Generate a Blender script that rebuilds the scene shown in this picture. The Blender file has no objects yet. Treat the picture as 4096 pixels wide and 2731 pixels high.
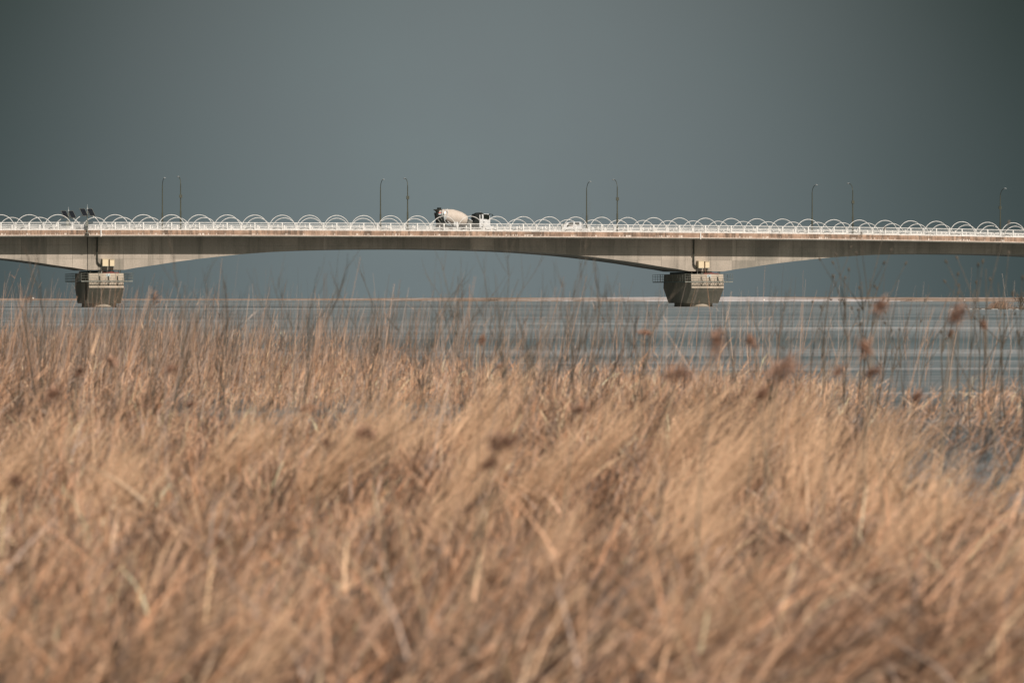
import bpy, math, random
import numpy as np
from mathutils import noise as mn, Vector
random.seed(7); RNG = np.random.default_rng(11)
C = bpy.context.scene.collection
PI = math.pi

# ------------------------------------------------------------------ survey
F, EYE, HOR = 15360.0, 1.455, 1188.0           # focal length and horizon of the surveyed view, eye height over the ice
TH, BX, BY, W = .2481, 1.654, 561.3, 19.29     # bridge heading, origin, width between the parapets
CT, ST = math.cos(TH), math.sin(TH)
def S(x, n=0.):                                # chainage along the bridge of a surveyed bearing at lateral offset n
    u = (x - 2048) / F
    return (u*(BY + n*CT) - BX + n*ST) / (CT - u*ST)
def yof(s, n=0.): return BY + s*ST + n*CT
def Z(x, y, n=0.): return (HOR - y)*yof(S(x, n), n)/F + EYE
def W3(s, n, z=0.): return (BX + s*CT - n*ST, BY + s*ST + n*CT, z)
def ref(s):                                    # level of the parapet base along the deck
    s = max(-150, min(150, s))
    return -3.916e-9*s**4 - 1.1317e-7*s**3 - 3.498e-5*s*s - 2.0019e-3*s + 12.1141 - 1.1

# ------------------------------------------------------------------ mesh helpers
class MB:
    def __init__(self): self.v = []; self.f = []; self.att = {}
    def add(self, vs, fs):
        b = len(self.v); self.v += [tuple(p) for p in vs]; self.f += [tuple(b+i for i in f) for f in fs]; return self
    def box(self, x0, x1, y0, y1, z0, z1):
        return self.add([(x0,y0,z0),(x1,y0,z0),(x1,y1,z0),(x0,y1,z0),(x0,y0,z1),(x1,y0,z1),(x1,y1,z1),(x0,y1,z1)],
                 [(3,2,1,0),(4,5,6,7),(0,1,5,4),(1,2,6,5),(2,3,7,6),(3,0,4,7)])
    def prism(self, pts, y0, y1):              # polygon in xz extruded along y
        n = len(pts)
        a = sum(pts[i][0]*pts[(i+1)%n][1]-pts[(i+1)%n][0]*pts[i][1] for i in range(n))
        if a < 0: pts = pts[::-1]
        vs = [(p[0], y0, p[1]) for p in pts] + [(p[0], y1, p[1]) for p in pts]
        return self.add(vs, [tuple(range(n)), tuple(range(2*n-1, n-1, -1))] + [(i, n+i, n+(i+1)%n, (i+1)%n) for i in range(n)])
    def tube(self, pts, r, n=8, cap=True):
        pts = [Vector(p) for p in pts]; m = len(pts)
        rs = r if isinstance(r, (list, tuple)) else [r]*m
        vs = []; fs = []; pu = None
        for i, p in enumerate(pts):
            t = (pts[min(i+1, m-1)] - pts[max(i-1, 0)])
            if t.length < 1e-9: t = Vector((0,0,1))
            t.normalize()
            if pu is None: pu = t.orthogonal().normalized()
            u = (pu - t*pu.dot(t)); u = u.normalized() if u.length > 1e-6 else t.orthogonal().normalized(); pu = u; w = t.cross(u)
            for k in range(n):
                a = 2*PI*k/n; vs.append(p + (u*math.cos(a) + w*math.sin(a))*rs[i])
        for i in range(m-1):
            for k in range(n):
                fs.append((i*n+k, i*n+(k+1)%n, (i+1)*n+(k+1)%n, (i+1)*n+k))
        if cap: fs += [tuple(range(n-1, -1, -1)), tuple(range((m-1)*n, m*n))]
        return self.add(vs, fs)
    def lathe(self, origin, axis, prof, n=24, cap=True):
        axis = Vector(axis).normalized(); u = axis.orthogonal().normalized(); w = axis.cross(u); o = Vector(origin)
        vs = []; fs = []; m = len(prof)
        for (t, r) in prof:
            for k in range(n):
                a = 2*PI*k/n; vs.append(o + axis*t + (u*math.cos(a) + w*math.sin(a))*r)
        for i in range(m-1):
            for k in range(n): fs.append((i*n+k, i*n+(k+1)%n, (i+1)*n+(k+1)%n, (i+1)*n+k))
        if cap: fs += [tuple(range(n-1, -1, -1)), tuple(range((m-1)*n, m*n))]
        return self.add(vs, fs)
    def loft(self, rings, closed=True, cap=True):   # rings of equal vertex number
        n = len(rings[0]); vs = [p for r in rings for p in r]; fs = []
        for i in range(len(rings)-1):
            for k in range(n if closed else n-1):
                fs.append((i*n+k, i*n+(k+1)%n, (i+1)*n+(k+1)%n, (i+1)*n+k))
        if cap: fs += [tuple(range(n-1, -1, -1)), tuple(range((len(rings)-1)*n, len(rings)*n))]
        return self.add(vs, fs)
    def build(self, name, mat, parent=None, smooth=False, bevel=0.):
        me = bpy.data.meshes.new(name); me.from_pydata(self.v, [], self.f); me.validate(); me.update()
        if mat: me.materials.append(mat)
        o = bpy.data.objects.new(name, me); C.objects.link(o)
        if parent: o.parent = parent
        if smooth:
            me.polygons.foreach_set('use_smooth', [True]*len(me.polygons))
            try: me.set_sharp_from_angle(angle=math.radians(35))
            except Exception: pass
        if bevel:
            b = o.modifiers.new('bevel', 'BEVEL'); b.width = bevel; b.segments = 2; b.limit_method = 'ANGLE'
        return o
def tag(o, label=None, cat=None, group=None, kind=None):
    if label: o['label'] = label
    if cat: o['category'] = cat
    if group: o['group'] = group
    if kind: o['kind'] = kind
    return o
def thing(name, loc, rz=0., label=None, cat=None, group=None):
    o = bpy.data.objects.new(name, None); C.objects.link(o); o.location = loc; o.rotation_euler = (0, 0, rz)
    o.empty_display_size = .3
    return tag(o, label, cat, group)
def dup(root, loc, rz, label=None, group=None):
    r = root.copy(); C.objects.link(r); r.location = loc; r.rotation_euler = (0, 0, rz)
    if label: r['label'] = label
    if group: r['group'] = group
    for ch in list(root.children):
        c = ch.copy(); C.objects.link(c); c.parent = r
        for g in list(ch.children):
            d = g.copy(); C.objects.link(d); d.parent = c
    return r

# ------------------------------------------------------------------ materials
def mat(name, col, rough=.7, metal=0., spec=.5):
    m = bpy.data.materials.new(name); m.use_nodes = True; b = m.node_tree.nodes['Principled BSDF']
    b.inputs['Base Color'].default_value = (*col, 1); b.inputs['Roughness'].default_value = rough
    b.inputs['Metallic'].default_value = metal; b.inputs['Specular IOR Level'].default_value = spec
    return m
class NT:
    def __init__(self, m): self.t = m.node_tree; self.n = self.t.nodes; self.l = self.t.links; self.b = self.n.get('Principled BSDF')
    def new(self, typ, **kw):
        x = self.n.new(typ)
        for k, v in kw.items(): setattr(x, k, v)
        return x
    def coord(self, scale=(1,1,1), src='Object'):
        tc = self.new('ShaderNodeTexCoord'); mp = self.new('ShaderNodeMapping'); mp.inputs['Scale'].default_value = scale
        self.l.new(tc.outputs[src], mp.inputs['Vector']); return mp.outputs['Vector']
    def noise(self, vec, scale, detail=4, rough=.55, dist=0.):
        x = self.new('ShaderNodeTexNoise'); x.inputs['Scale'].default_value = scale; x.inputs['Detail'].default_value = detail
        x.inputs['Roughness'].default_value = rough; x.inputs['Distortion'].default_value = dist
        self.l.new(vec, x.inputs['Vector']); return x.outputs['Fac']
    def ramp(self, fac, stops):
        x = self.new('ShaderNodeValToRGB'); e = x.color_ramp.elements
        while len(e) < len(stops): e.new(.5)
        for i, (p, c) in enumerate(stops):
            e[i].position = p; e[i].color = (*c, 1) if len(c) == 3 else c
        self.l.new(fac, x.inputs['Fac']); return x.outputs['Color']
    def mix(self, fac, a, b, blend='MIX'):
        x = self.new('ShaderNodeMix', data_type='RGBA', blend_type=blend)
        for sock, v in ((x.inputs[0], fac), (x.inputs[6], a), (x.inputs[7], b)):
            if hasattr(v, 'default_value') or hasattr(v, 'is_linked'): self.l.new(v, sock)
            elif isinstance(v, (int, float)): sock.default_value = v
            else: sock.default_value = (*v, 1)
        return x.outputs[2]
    def math(self, op, a, b=None, clamp=False):
        x = self.new('ShaderNodeMath', operation=op); x.use_clamp = clamp
        for i, v in enumerate((a, b)):
            if v is None: continue
            if isinstance(v, (int, float)): x.inputs[i].default_value = v
            else: self.l.new(v, x.inputs[i])
        return x.outputs[0]
    def sep(self, vec):
        x = self.new('ShaderNodeSeparateXYZ'); self.l.new(vec, x.inputs[0]); return x.outputs
    def bump(self, h, strength=.3, dist=.02):
        x = self.new('ShaderNodeBump'); x.inputs['Strength'].default_value = strength; x.inputs['Distance'].default_value = dist
        self.l.new(h, x.inputs['Height']); self.l.new(x.outputs[0], self.b.inputs['Normal'])

def concrete(name, lo, hi, joints=False, streak=.5):
    m = mat(name, hi, .9, spec=.2); t = NT(m); v = t.coord()
    big = t.noise(v, .16, 6, .6); col = t.mix(t.ramp(big, [(.38, (0,)*3), (.6, (1,)*3)]), lo, hi)
    st = t.noise(t.coord((1.4, 1.4, .07)), 1., 5, .65)
    col = t.mix(t.math('MULTIPLY', t.ramp(st, [(.52, (0,)*3), (.72, (1,)*3)]), streak), col, tuple(c*.55 for c in lo))
    st2 = t.noise(t.coord((.5, .5, .04)), 1., 4, .6)
    col = t.mix(t.math('MULTIPLY', t.ramp(st2, [(.50, (0,)*3), (.64, (1,)*3)]), streak*.6), col, tuple(c*1.22 for c in hi))
    fine = t.noise(v, 5., 6, .7); col = t.mix(.35, col, t.ramp(fine, [(.3, tuple(c*.6 for c in lo)), (.7, tuple(c*1.1 for c in hi))]))
    if joints:
        x, y, z = t.sep(v)
        def line(co, period, w, off=0.):
            f = t.math('FRACT', t.math('DIVIDE', t.math('ADD', co, off), period)); return t.math('LESS_THAN', f, w/period)
        j = line(x, 3.65, .07)
        j = t.math('MAXIMUM', j, line(z, 1.95, .035, .9))
        brk = t.noise(t.coord((.35, .35, .35)), 1., 2)
        j = t.math('MULTIPLY', j, t.ramp(brk, [(.4, (.15,)*3), (.6, (.8,)*3)]))
        col = t.mix(t.math('MULTIPLY', j, .8), col, tuple(c*.35 for c in lo))
        pan = t.new('ShaderNodeTexWhiteNoise', noise_dimensions='2D')
        cx = t.new('ShaderNodeCombineXYZ'); t.l.new(t.math('FLOOR', t.math('DIVIDE', x, 3.65)), cx.inputs[0]); t.l.new(t.math('FLOOR', t.math('DIVIDE', t.math('ADD', z, .9), 3.9)), cx.inputs[1])
        t.l.new(cx.outputs[0], pan.inputs['Vector'])
        col = t.mix(t.math('MULTIPLY', pan.outputs['Value'], .5), col, tuple(c*.62 for c in lo))
    t.l.new(col, t.b.inputs['Base Color']); t.bump(fine, .25, .02); return m

M = {}
M['conc'] = concrete('concrete_girder', (.235, .215, .18), (.46, .39, .325), True, .8)
M['pier'] = concrete('concrete_pier', (.27, .24, .19), (.47, .39, .31), False, .5)
M['white'] = mat('white_paint', (.62, .60, .57), .5, spec=.3)
t = NT(M['white']); nz = t.noise(t.coord(), 2.5, 5, .6); t.l.new(t.ramp(nz, [(.3, (.54, .52, .49)), (.6, (.74, .72, .69))]), t.b.inputs['Base Color'])
M['kerb'] = concrete('kerb_concrete', (.34, .31, .28), (.50, .47, .43), False, .3)
M['dark'] = mat('dark_steel', (.035, .038, .03), .6); t = NT(M['dark']); t.l.new(t.ramp(t.noise(t.coord(), 3., 4), [(.35, (.02, .022, .017)), (.65, (.055, .055, .04))]), t.b.inputs['Base Color'])
M['galv'] = mat('galvanised_steel', (.20, .21, .19), .5, .4); t = NT(M['galv']); t.l.new(t.ramp(t.noise(t.coord(), 4., 4), [(.35, (.13, .14, .12)), (.65, (.27, .27, .24))]), t.b.inputs['Base Color'])
M['pole'] = mat('lamp_pole_paint', (.055, .058, .04), .5); t = NT(M['pole']); t.l.new(t.ramp(t.noise(t.coord((1,1,.2)), 3., 4), [(.35, (.035, .038, .026)), (.65, (.08, .08, .055))]), t.b.inputs['Base Color'])
M['lamp'] = mat('lamp_head_grey', (.45, .47, .47), .35, .3)
M['glass'] = mat('dark_glass', (.006, .010, .010), .08, 0, .3)
M['black'] = mat('black_plastic', (.010, .013, .012), .6, spec=.2)
M['rubber'] = mat('tyre_rubber', (.02, .02, .02), .85)
M['red'] = mat('red_steel', (.16, .035, .03), .7)
M['asphalt'] = mat('asphalt', (.05, .05, .05), .9); t = NT(M['asphalt']); t.l.new(t.ramp(t.noise(t.coord(), 20., 4), [(.3, (.035,)*3), (.7, (.07,)*3)]), t.b.inputs['Base Color'])
M['cream'] = mat('cream_box_paint', (.62, .50, .33), .6); t = NT(M['cream'])
t.l.new(t.mix(t.math('MULTIPLY', t.ramp(t.noise(t.coord((2, 2, .8)), 2., 6, .7), [(.5, (0,)*3), (.68, (1,)*3)]), .6), (.64, .52, .35), (.48, .33, .20)), t.b.inputs['Base Color'])
M['sign'] = mat('sign_plate', (.52, .57, .56), .5); M['signink'] = mat('sign_ink', (.13, .19, .22), .6)
M['drum'] = mat('drum_dusty_paint', (.52, .45, .39), .75, spec=.3); t = NT(M['drum'])
d1 = t.noise(t.coord(), 1.3, 6, .65); d2 = t.noise(t.coord((1, 1, 1)), 9., 5, .7)
t.l.new(t.mix(.4, t.ramp(d1, [(.3, (.40, .33, .27)), (.7, (.60, .53, .47))]), t.ramp(d2, [(.3, (.42, .36, .30)), (.7, (.58, .51, .45))])), t.b.inputs['Base Color'])
M['grime'] = mat('grimy_grey_steel', (.11, .12, .11), .7); t = NT(M['grime']); t.l.new(t.ramp(t.noise(t.coord(), 4., 6, .7), [(.35, (.05, .06, .055)), (.65, (.22, .21, .19))]), t.b.inputs['Base Color'])
M['cab'] = mat('cab_white_paint', (.60, .60, .60), .35, spec=.4)
M['orange'] = mat('orange_marking', (.65, .22, .12), .5); M['pinklamp'] = mat('red_lens', (.65, .12, .10), .3)
M['panel'] = mat('solar_cells', (.01, .012, .02), .5, spec=.15); t = NT(M['panel']); v = t.coord(); x, y, z = t.sep(v)
g = t.math('MAXIMUM', t.math('LESS_THAN', t.math('FRACT', t.math('DIVIDE', x, .18)), .1), t.math('LESS_THAN', t.math('FRACT', t.math('DIVIDE', y, .19)), .1))
t.l.new(t.mix(g, (.008, .01, .014), (.03, .033, .035)), t.b.inputs['Base Color'])
M['float'] = mat('white_plastic', (.75, .72, .66), .5)
M['wood'] = mat('wet_driftwood', (.06, .042, .03), .9)

M['stain'] = concrete('wet_stained_concrete', (.10, .085, .065), (.19, .16, .13), False, .4)
# stained parapet face: attribute h runs 0 (bottom) to 1 (top)
m = M['fascia'] = mat('stained_parapet_concrete', (.4, .26, .18), .9, spec=.2); t = NT(m)
at = t.new('ShaderNodeAttribute', attribute_name='h'); h = at.outputs['Fac']
base = t.ramp(t.noise(t.coord((.35, .35, .9)), 1., 5, .6), [(.3, (.26, .175, .13)), (.5, (.38, .25, .18)), (.68, (.50, .35, .26))])
dk = t.ramp(t.noise(t.coord((1.6, 1.6, .25)), 1., 6, .75), [(.42, (0,)*3), (.56, (1,)*3)])
patch = t.ramp(t.noise(t.coord((.22, .22, .1)), 1., 3), [(.36, (.35,)*3), (.56, (1,)*3)])
col = t.mix(t.math('MULTIPLY', t.math('MULTIPLY', dk, patch), .85), base, (.10, .075, .058))
wn = t.ramp(t.noise(t.coord((3.4, 3.4, .25)), 1., 3, .8), [(.54, (0,)*3), (.60, (1,)*3)])
wp = t.ramp(t.noise(t.coord((.3, .3, .1)), 1., 2), [(.42, (0,)*3), (.52, (1,)*3)])
low = t.math('LESS_THAN', h, .36)
col = t.mix(t.math('MULTIPLY', t.math('MULTIPLY', wn, low), t.math('MULTIPLY', wp, .9)), col, (.75, .66, .58))
ln = t.math('MULTIPLY', t.math('GREATER_THAN', h, .36), t.math('LESS_THAN', h, .42))
col = t.mix(t.math('MULTIPLY', ln, .6), col, (.13, .09, .065))
xx = t.sep(t.coord())[0]
jl = t.math('LESS_THAN', t.math('FRACT', t.math('DIVIDE', xx, 2.0)), .02)
col = t.mix(t.math('MULTIPLY', jl, .25), col, (.1, .07, .05))
t.l.new(col, t.b.inputs['Base Color'])
m = M['lip'] = mat('pale_drip_strip', (.70, .55, .44), .8, spec=.2); t = NT(m); xx = t.sep(t.coord())[0]
dots = t.math('LESS_THAN', t.math('FRACT', t.math('DIVIDE', xx, .42)), .14)
t.l.new(t.mix(t.math('MULTIPLY', dots, .4), t.ramp(t.noise(t.coord((.8,.8,.8)), 1., 4), [(.35, (.46, .37, .31)), (.65, (.62, .53, .46))]), (.3, .2, .15)), t.b.inputs['Base Color'])

# ice with wind-blown snow streaks
m = M['ice'] = mat('river_ice', (.2, .26, .28), .6, spec=.3); t = NT(m)
a = t.noise(t.coord((.007, .045, 1)), 1., 9, .72, .7)
b = t.noise(t.coord((.05, .55, 1)), 1., 7, .7, .8)
c3 = t.noise(t.coord((.0015, .008, 1)), 1., 3, .5)
big = t.ramp(c3, [(.35, (.62,)*3), (.65, (1.,)*3)])
c0 = t.ramp(t.math('ADD', t.math('MULTIPLY', a, .5), t.math('MULTIPLY', b, .5)), [(.38, (.11, .155, .162)), (.48, (.15, .192, .204)), (.53, (.25, .275, .278)), (.59, (.50, .50, .50))])
col = t.mix(1., c0, big, 'MULTIPLY')
t.l.new(col, t.b.inputs['Base Color'])

m = M['sand'] = mat('snowy_sand', (.3, .22, .17), .9, spec=.2); t = NT(m)
sn = t.noise(t.coord((.014, .05, .9)), 1., 6, .68, .4)
sn2 = t.sep(t.coord((1/900., 1, 1)))[0]
msk = t.new('ShaderNodeMapRange'); msk.inputs[1].default_value = .015; msk.inputs[2].default_value = .085; t.l.new(sn2, msk.inputs[0])
w1 = t.math('SUBTRACT', 1., t.math('MULTIPLY', t.math('ABSOLUTE', t.math('SUBTRACT', sn2, .075)), 14.), True)
thr = t.math('ADD', t.math('MULTIPLY', w1, .18), sn)
t.l.new(t.mix(t.ramp(thr, [(.55, (0,)*3), (.62, (1,)*3)]), t.ramp(t.noise(t.coord((.05, .05, 1)), 1., 5), [(.3, (.20, .14, .10)), (.7, (.36, .26, .20))]), (.52, .48, .47)), t.b.inputs['Base Color'])
m = M['mud'] = mat('frozen_mud', (.09, .07, .055), .9, spec=.2); t = NT(m)
t.l.new(t.ramp(t.noise(t.coord(), 1.2, 6, .7), [(.3, (.05, .042, .036)), (.55, (.12, .09, .065)), (.75, (.26, .20, .15))]), t.b.inputs['Base Color'])

def plant_mat(name, transl=.25):
    m = mat(name, (.5, .35, .2), .75, spec=.25); t = NT(m)
    at = t.new('ShaderNodeAttribute', attribute_name='tint')
    t.l.new(at.outputs['Color'], t.b.inputs['Base Color'])
    tr = t.new('ShaderNodeBsdfTranslucent'); t.l.new(at.outputs['Color'], tr.inputs['Color'])
    mx = t.new('ShaderNodeMixShader'); mx.inputs[0].default_value = transl
    t.l.new(t.b.outputs[0], mx.inputs[1]); t.l.new(tr.outputs[0], mx.inputs[2])
    t.l.new(mx.outputs[0], t.n['Material Output'].inputs['Surface']); return m
M['reed'] = plant_mat('dry_reed', .12)

# ------------------------------------------------------------------ world, sun, camera
sc = bpy.context.scene
wd = bpy.data.worlds.new('World'); sc.world = wd; wd.use_nodes = True
class WT(NT):
    def __init__(self, w): self.t = w.node_tree; self.n = self.t.nodes; self.l = self.t.links
t = WT(wd); bg = t.n['Background']
SUN_EL = math.radians(40); daz = math.radians(8)
lx, ly = math.sin(daz), -math.cos(daz)
sx, sy = lx*CT - ly*ST, lx*ST + ly*CT
tosun = Vector((sx*math.cos(SUN_EL), sy*math.cos(SUN_EL), math.sin(SUN_EL)))
tc = t.new('ShaderNodeTexCoord')
x, y, z = t.sep(tc.outputs['Generated'])
cmb = t.new('ShaderNodeCombineXYZ'); t.l.new(x, cmb.inputs[0]); t.l.new(y, cmb.inputs[1]); t.l.new(t.math('MAXIMUM', z, .03), cmb.inputs[2])
sky = t.new('ShaderNodeTexSky', sky_type='NISHITA'); sky.sun_disc = False; sky.sun_elevation = SUN_EL
sky.sun_rotation = math.atan2(sx, sy); sky.dust_density = 2.; sky.air_density = 1.; sky.ozone_density = 1.
t.l.new(cmb.outputs[0], sky.inputs['Vector'])
# a slate-grey bank of weather stands ahead (+Y); lens vignetting is painted into its colour as radial darkening
az = t.math('ARCTAN2', x, y)
az1 = t.math('ABSOLUTE', t.math('ADD', az, .008))
el2 = t.math('MULTIPLY', t.math('ADD', z, .005), .75)
rad_ = t.math('SQRT', t.math('ADD', t.math('MULTIPLY', az1, az1), t.math('MULTIPLY', el2, el2)))
side = t.new('ShaderNodeMapRange', interpolation_type='SMOOTHSTEP'); side.inputs[1].default_value = .012; side.inputs[2].default_value = .172
t.l.new(rad_, side.inputs[0])
bank = t.mix(side.outputs[0], (.208, .246, .250), (.026, .037, .032))
soft = t.noise(tc.outputs['Generated'], 14., 5, .55)
bank = t.mix(t.math('MULTIPLY', t.math('MULTIPLY', t.ramp(soft, [(.35, (0,)*3), (.7, (1,)*3)]), t.math('SUBTRACT', 1., side.outputs[0])), .32), bank, (.15, .15, .158))
up = t.new('ShaderNodeMapRange'); up.inputs[1].default_value = .0; up.inputs[2].default_value = .1; t.l.new(z, up.inputs[0])
bank = t.mix(t.math('MULTIPLY', t.math('SUBTRACT', 1., up.outputs[0]), .34), bank, (.085, .125, .137))
# the bank fades into ordinary sky away from +Y and overhead
far_ = t.new('ShaderNodeMapRange', interpolation_type='SMOOTHSTEP'); far_.inputs[1].default_value = .35; far_.inputs[2].default_value = .9
t.l.new(az1, far_.inputs[0])
hi_ = t.new('ShaderNodeMapRange', interpolation_type='SMOOTHSTEP'); hi_.inputs[1].default_value = .2; hi_.inputs[2].default_value = .6; t.l.new(z, hi_.inputs[0])
clear = t.math('MAXIMUM', far_.outputs[0], hi_.outputs[0])
nis = t.mix(1., sky.outputs[0], (.041, .0415, .035), 'MULTIPLY')
t.l.new(t.mix(clear, bank, nis), bg.inputs['Color']); bg.inputs['Strength'].default_value = 1.0
SKYMULT = None

sd = bpy.data.lights.new('sun', 'SUN'); sd.energy = 4.8; sd.angle = math.radians(.5); sd.color = (1., .92, .83)
so = bpy.data.objects.new('sun', sd); C.objects.link(so); so.rotation_euler = tosun.to_track_quat('Z', 'Y').to_euler(); so.location = (0, -20, 60)
cd = bpy.data.cameras.new('camera'); cam = bpy.data.objects.new('camera', cd); C.objects.link(cam); sc.camera = cam
cam.location = (0, 0, EYE); cam.rotation_euler = (PI/2, 0, 0)
cd.sensor_width = 36; cd.lens = 135; cd.shift_y = -(1365.5 - HOR)/4096.; cd.clip_start = .5; cd.clip_end = 9000
cd.dof.use_dof = True; cd.dof.focus_distance = 560; cd.dof.aperture_fstop = 4.1; cd.dof.aperture_blades = 9
sc.view_settings.view_transform = 'Standard'; sc.view_settings.look = 'None'; sc.view_settings.exposure = 0; sc.view_settings.gamma = 1

# ------------------------------------------------------------------ ice, banks, far shore
MB().add([(-1600, -60, 0), (1600, -60, 0), (1600, 2350, 0), (-1600, 2350, 0)], [(0, 1, 2, 3)]).build('river_ice', M['ice'])['kind'] = 'structure'
mb = MB(); rows = []
for j in range(60):                              # frozen mud under the near reeds
    y = 3 + j*.62
    row = []
    for i in range(41):
        x = -9 + i*.45
        edge = 34 + 5*mn.noise(Vector((x*.35, 3.1, 0))) - (6 if x > 3 else 0)
        hgt = .10*max(0., min(1., (edge - y)/4)) + .05*mn.noise(Vector((x*.9, y*.9, 0))) - .03
        row.append((x, y, hgt))
    rows.append(row)
mb.v = [p for r in rows for p in r]; mb.f = [(j*41+i, j*41+i+1, (j+1)*41+i+1, (j+1)*41+i) for j in range(59) for i in range(40)]
mb.build('mud_bank', M['mud'], smooth=True)['kind'] = 'structure'
mb = MB(); mb.box(-45, 45, -58, 2.9, -.5, .05)
mb.build('camera_bank', M['mud'])['kind'] = 'structure'

SH = [(-400, 1202, 1194), (0, 1202, 1194.5), (300, 1201.5, 1197), (700, 1201, 1198.5), (1100, 1201.2, 1197.3), (1400, 1202, 1195), (1700, 1204, 1192.5), (2050, 1205, 1190.5), (2500, 1205.5, 1188.6), (2900, 1205.6, 1187.2), (3300, 1205.8, 1188.2), (3700, 1206, 1189), (4100, 1206.5, 1189.3), (4600, 1207, 1189)]
def shore(px):
    for (a, b, c_), (d, e, f_) in zip(SH, SH[1:]):
        if a <= px <= d:
            k = (px-a)/(d-a); return b+(e-b)*k, c_+(f_-c_)*k
    return (SH[0] if px < 0 else SH[-1])[1:]
mb = MB(); NX = 400; rows = []
for i in range(NX+1):
    px = -400 + 5000*i/NX; wy, ty = shore(px); yw = F*EYE/(wy-HOR); u = (px-2048)/F
    yw += 25*mn.noise(Vector((px*.01, 0, 0)))
    zt = EYE - (ty-HOR)*(yw+120)/F + .06*mn.noise(Vector((px*.02, 5, 0)))
    zt = max(.08, zt)
    prof = [(0, -.02), (3, .12*zt+.05), (25, .3*zt), (60, .62*zt), (100, .9*zt), (120, zt), (140, zt*.98), (900, zt*.9)]
    rows.append([(u*(yw+dy), yw+dy, zz + (.03*mn.noise(Vector((px*.08, dy, 1))) if 0 < dy < 120 else 0)) for dy, zz in prof])
for r in rows: mb.v += r
n = 8; mb.f = [(i*n+k, (i+1)*n+k, (i+1)*n+k+1, i*n+k+1) for i in range(NX) for k in range(n-1)]
mb.build('far_sand_shore', M['sand'], smooth=True)['kind'] = 'structure'

# ------------------------------------------------------------------ bridge
ORG = (BX, BY, 0.)
bridge = thing('bridge', ORG, TH, 'long concrete girder bridge with haunched spans crossing the frozen river', 'bridge')
P1, P2 = -60.9, 28.87; SPAN = P2 - P1
TK = [(0, 5.65), (2.7, 5.64), (4.6, 5.30), (6.4, 5.08), (10.1, 4.50), (13.9, 4.02), (18.5, 3.52), (20.3, 3.36), (23.2, 3.15), (26.5, 2.93), (30.3, 2.76), (34., 2.66), (37.8, 2.58), (46, 2.52)]
def thick(s):
    d = abs((s - P1 + SPAN*10) % SPAN); d = min(d, SPAN - d)
    for (a, b), (c_, e) in zip(TK, TK[1:]):
        if a <= d <= c_: return b + (e-b)*(d-a)/(c_-a)
    return TK[-1][1]
S0, S1 = -118., 128.
ss = sorted(set([S0 + k*1.5 for k in range(int((S1-S0)/1.5)+1)] + [p+sg*d for p in (P1, P2) for sg in (-1, 1) for d in (0, 2.7)]))
def run(name, prof, mt, parent=bridge, smooth=False, hatt=None, sl=None):   # prof(s) -> list of (n, z)
    mb = MB(); sl = sl or ss
    mb.loft([[(s, n_, z_) for n_, z_ in prof(s)] for s in sl])
    o = mb.build(name, mt, parent, smooth)
    if hatt:
        a = o.data.attributes.new('h', 'FLOAT', 'POINT')
        for i, v in enumerate(o.data.vertices): a.data[i].value = hatt(v.co)
    return o
WB = 3.0
run('girder', lambda s: [(WB, ref(s)-thick(s)), (W-WB, ref(s)-thick(s)), (W-WB, ref(s)-.93), (WB, ref(s)-.93)], M['conc'])
run('deck_slab', lambda s: [(.25, ref(s)-.90), (3.2, ref(s)-.95), (W-3.2, ref(s)-.95), (W-.25, ref(s)-.90), (W-.25, ref(s)-.20), (.25, ref(s)-.20)], M['pier'])
hf = lambda co: (co.z - (ref(co.x)-.66))/.66
run('parapet_beam', lambda s: [(0, ref(s)-.66), (.4, ref(s)-.66), (.4, ref(s)-.004), (0, ref(s)-.004)], M['fascia'], hatt=hf)
run('parapet_beam', lambda s: [(W-.4, ref(s)-.66), (W, ref(s)-.66), (W, ref(s)-.004), (W-.4, ref(s)-.004)], M['fascia'], hatt=hf)
run('drip_strip', lambda s: [(-.05, ref(s)-.80), (.24, ref(s)-.80), (.24, ref(s)-.664), (-.05, ref(s)-.664)], M['lip'])
run('edge_flashing', lambda s: [(.02, ref(s)-.90), (.22, ref(s)-.90), (.22, ref(s)-.804), (.02, ref(s)-.804)], M['galv'])
for a, b in ((.42, 2.2), (W-2.2, W-.42)):
    run('sidewalk', lambda s: [(a, ref(s)-.19), (b, ref(s)-.19), (b, ref(s)-.03), (a, ref(s)-.03)], M['kerb'])
run('road_surface', lambda s: [(2.5, ref(s)-.19), (W-2.5, ref(s)-.19), (W-2.5, ref(s)-.17), (2.5, ref(s)-.17)], M['asphalt'])
for n_ in (2.9, 9.55, W-2.95):
    run('lane_marking', lambda s: [(n_, ref(s)-.165), (n_+.15, ref(s)-.165), (n_+.15, ref(s)-.160), (n_, ref(s)-.160)], M['white'])
for a, b in ((2.2, 2.5), (W-2.5, W-2.2)):
    run('kerb', lambda s: [(a, ref(s)-.19), (b, ref(s)-.19), (b, ref(s)+.06), (a, ref(s)+.06)], M['kerb'])

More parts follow.
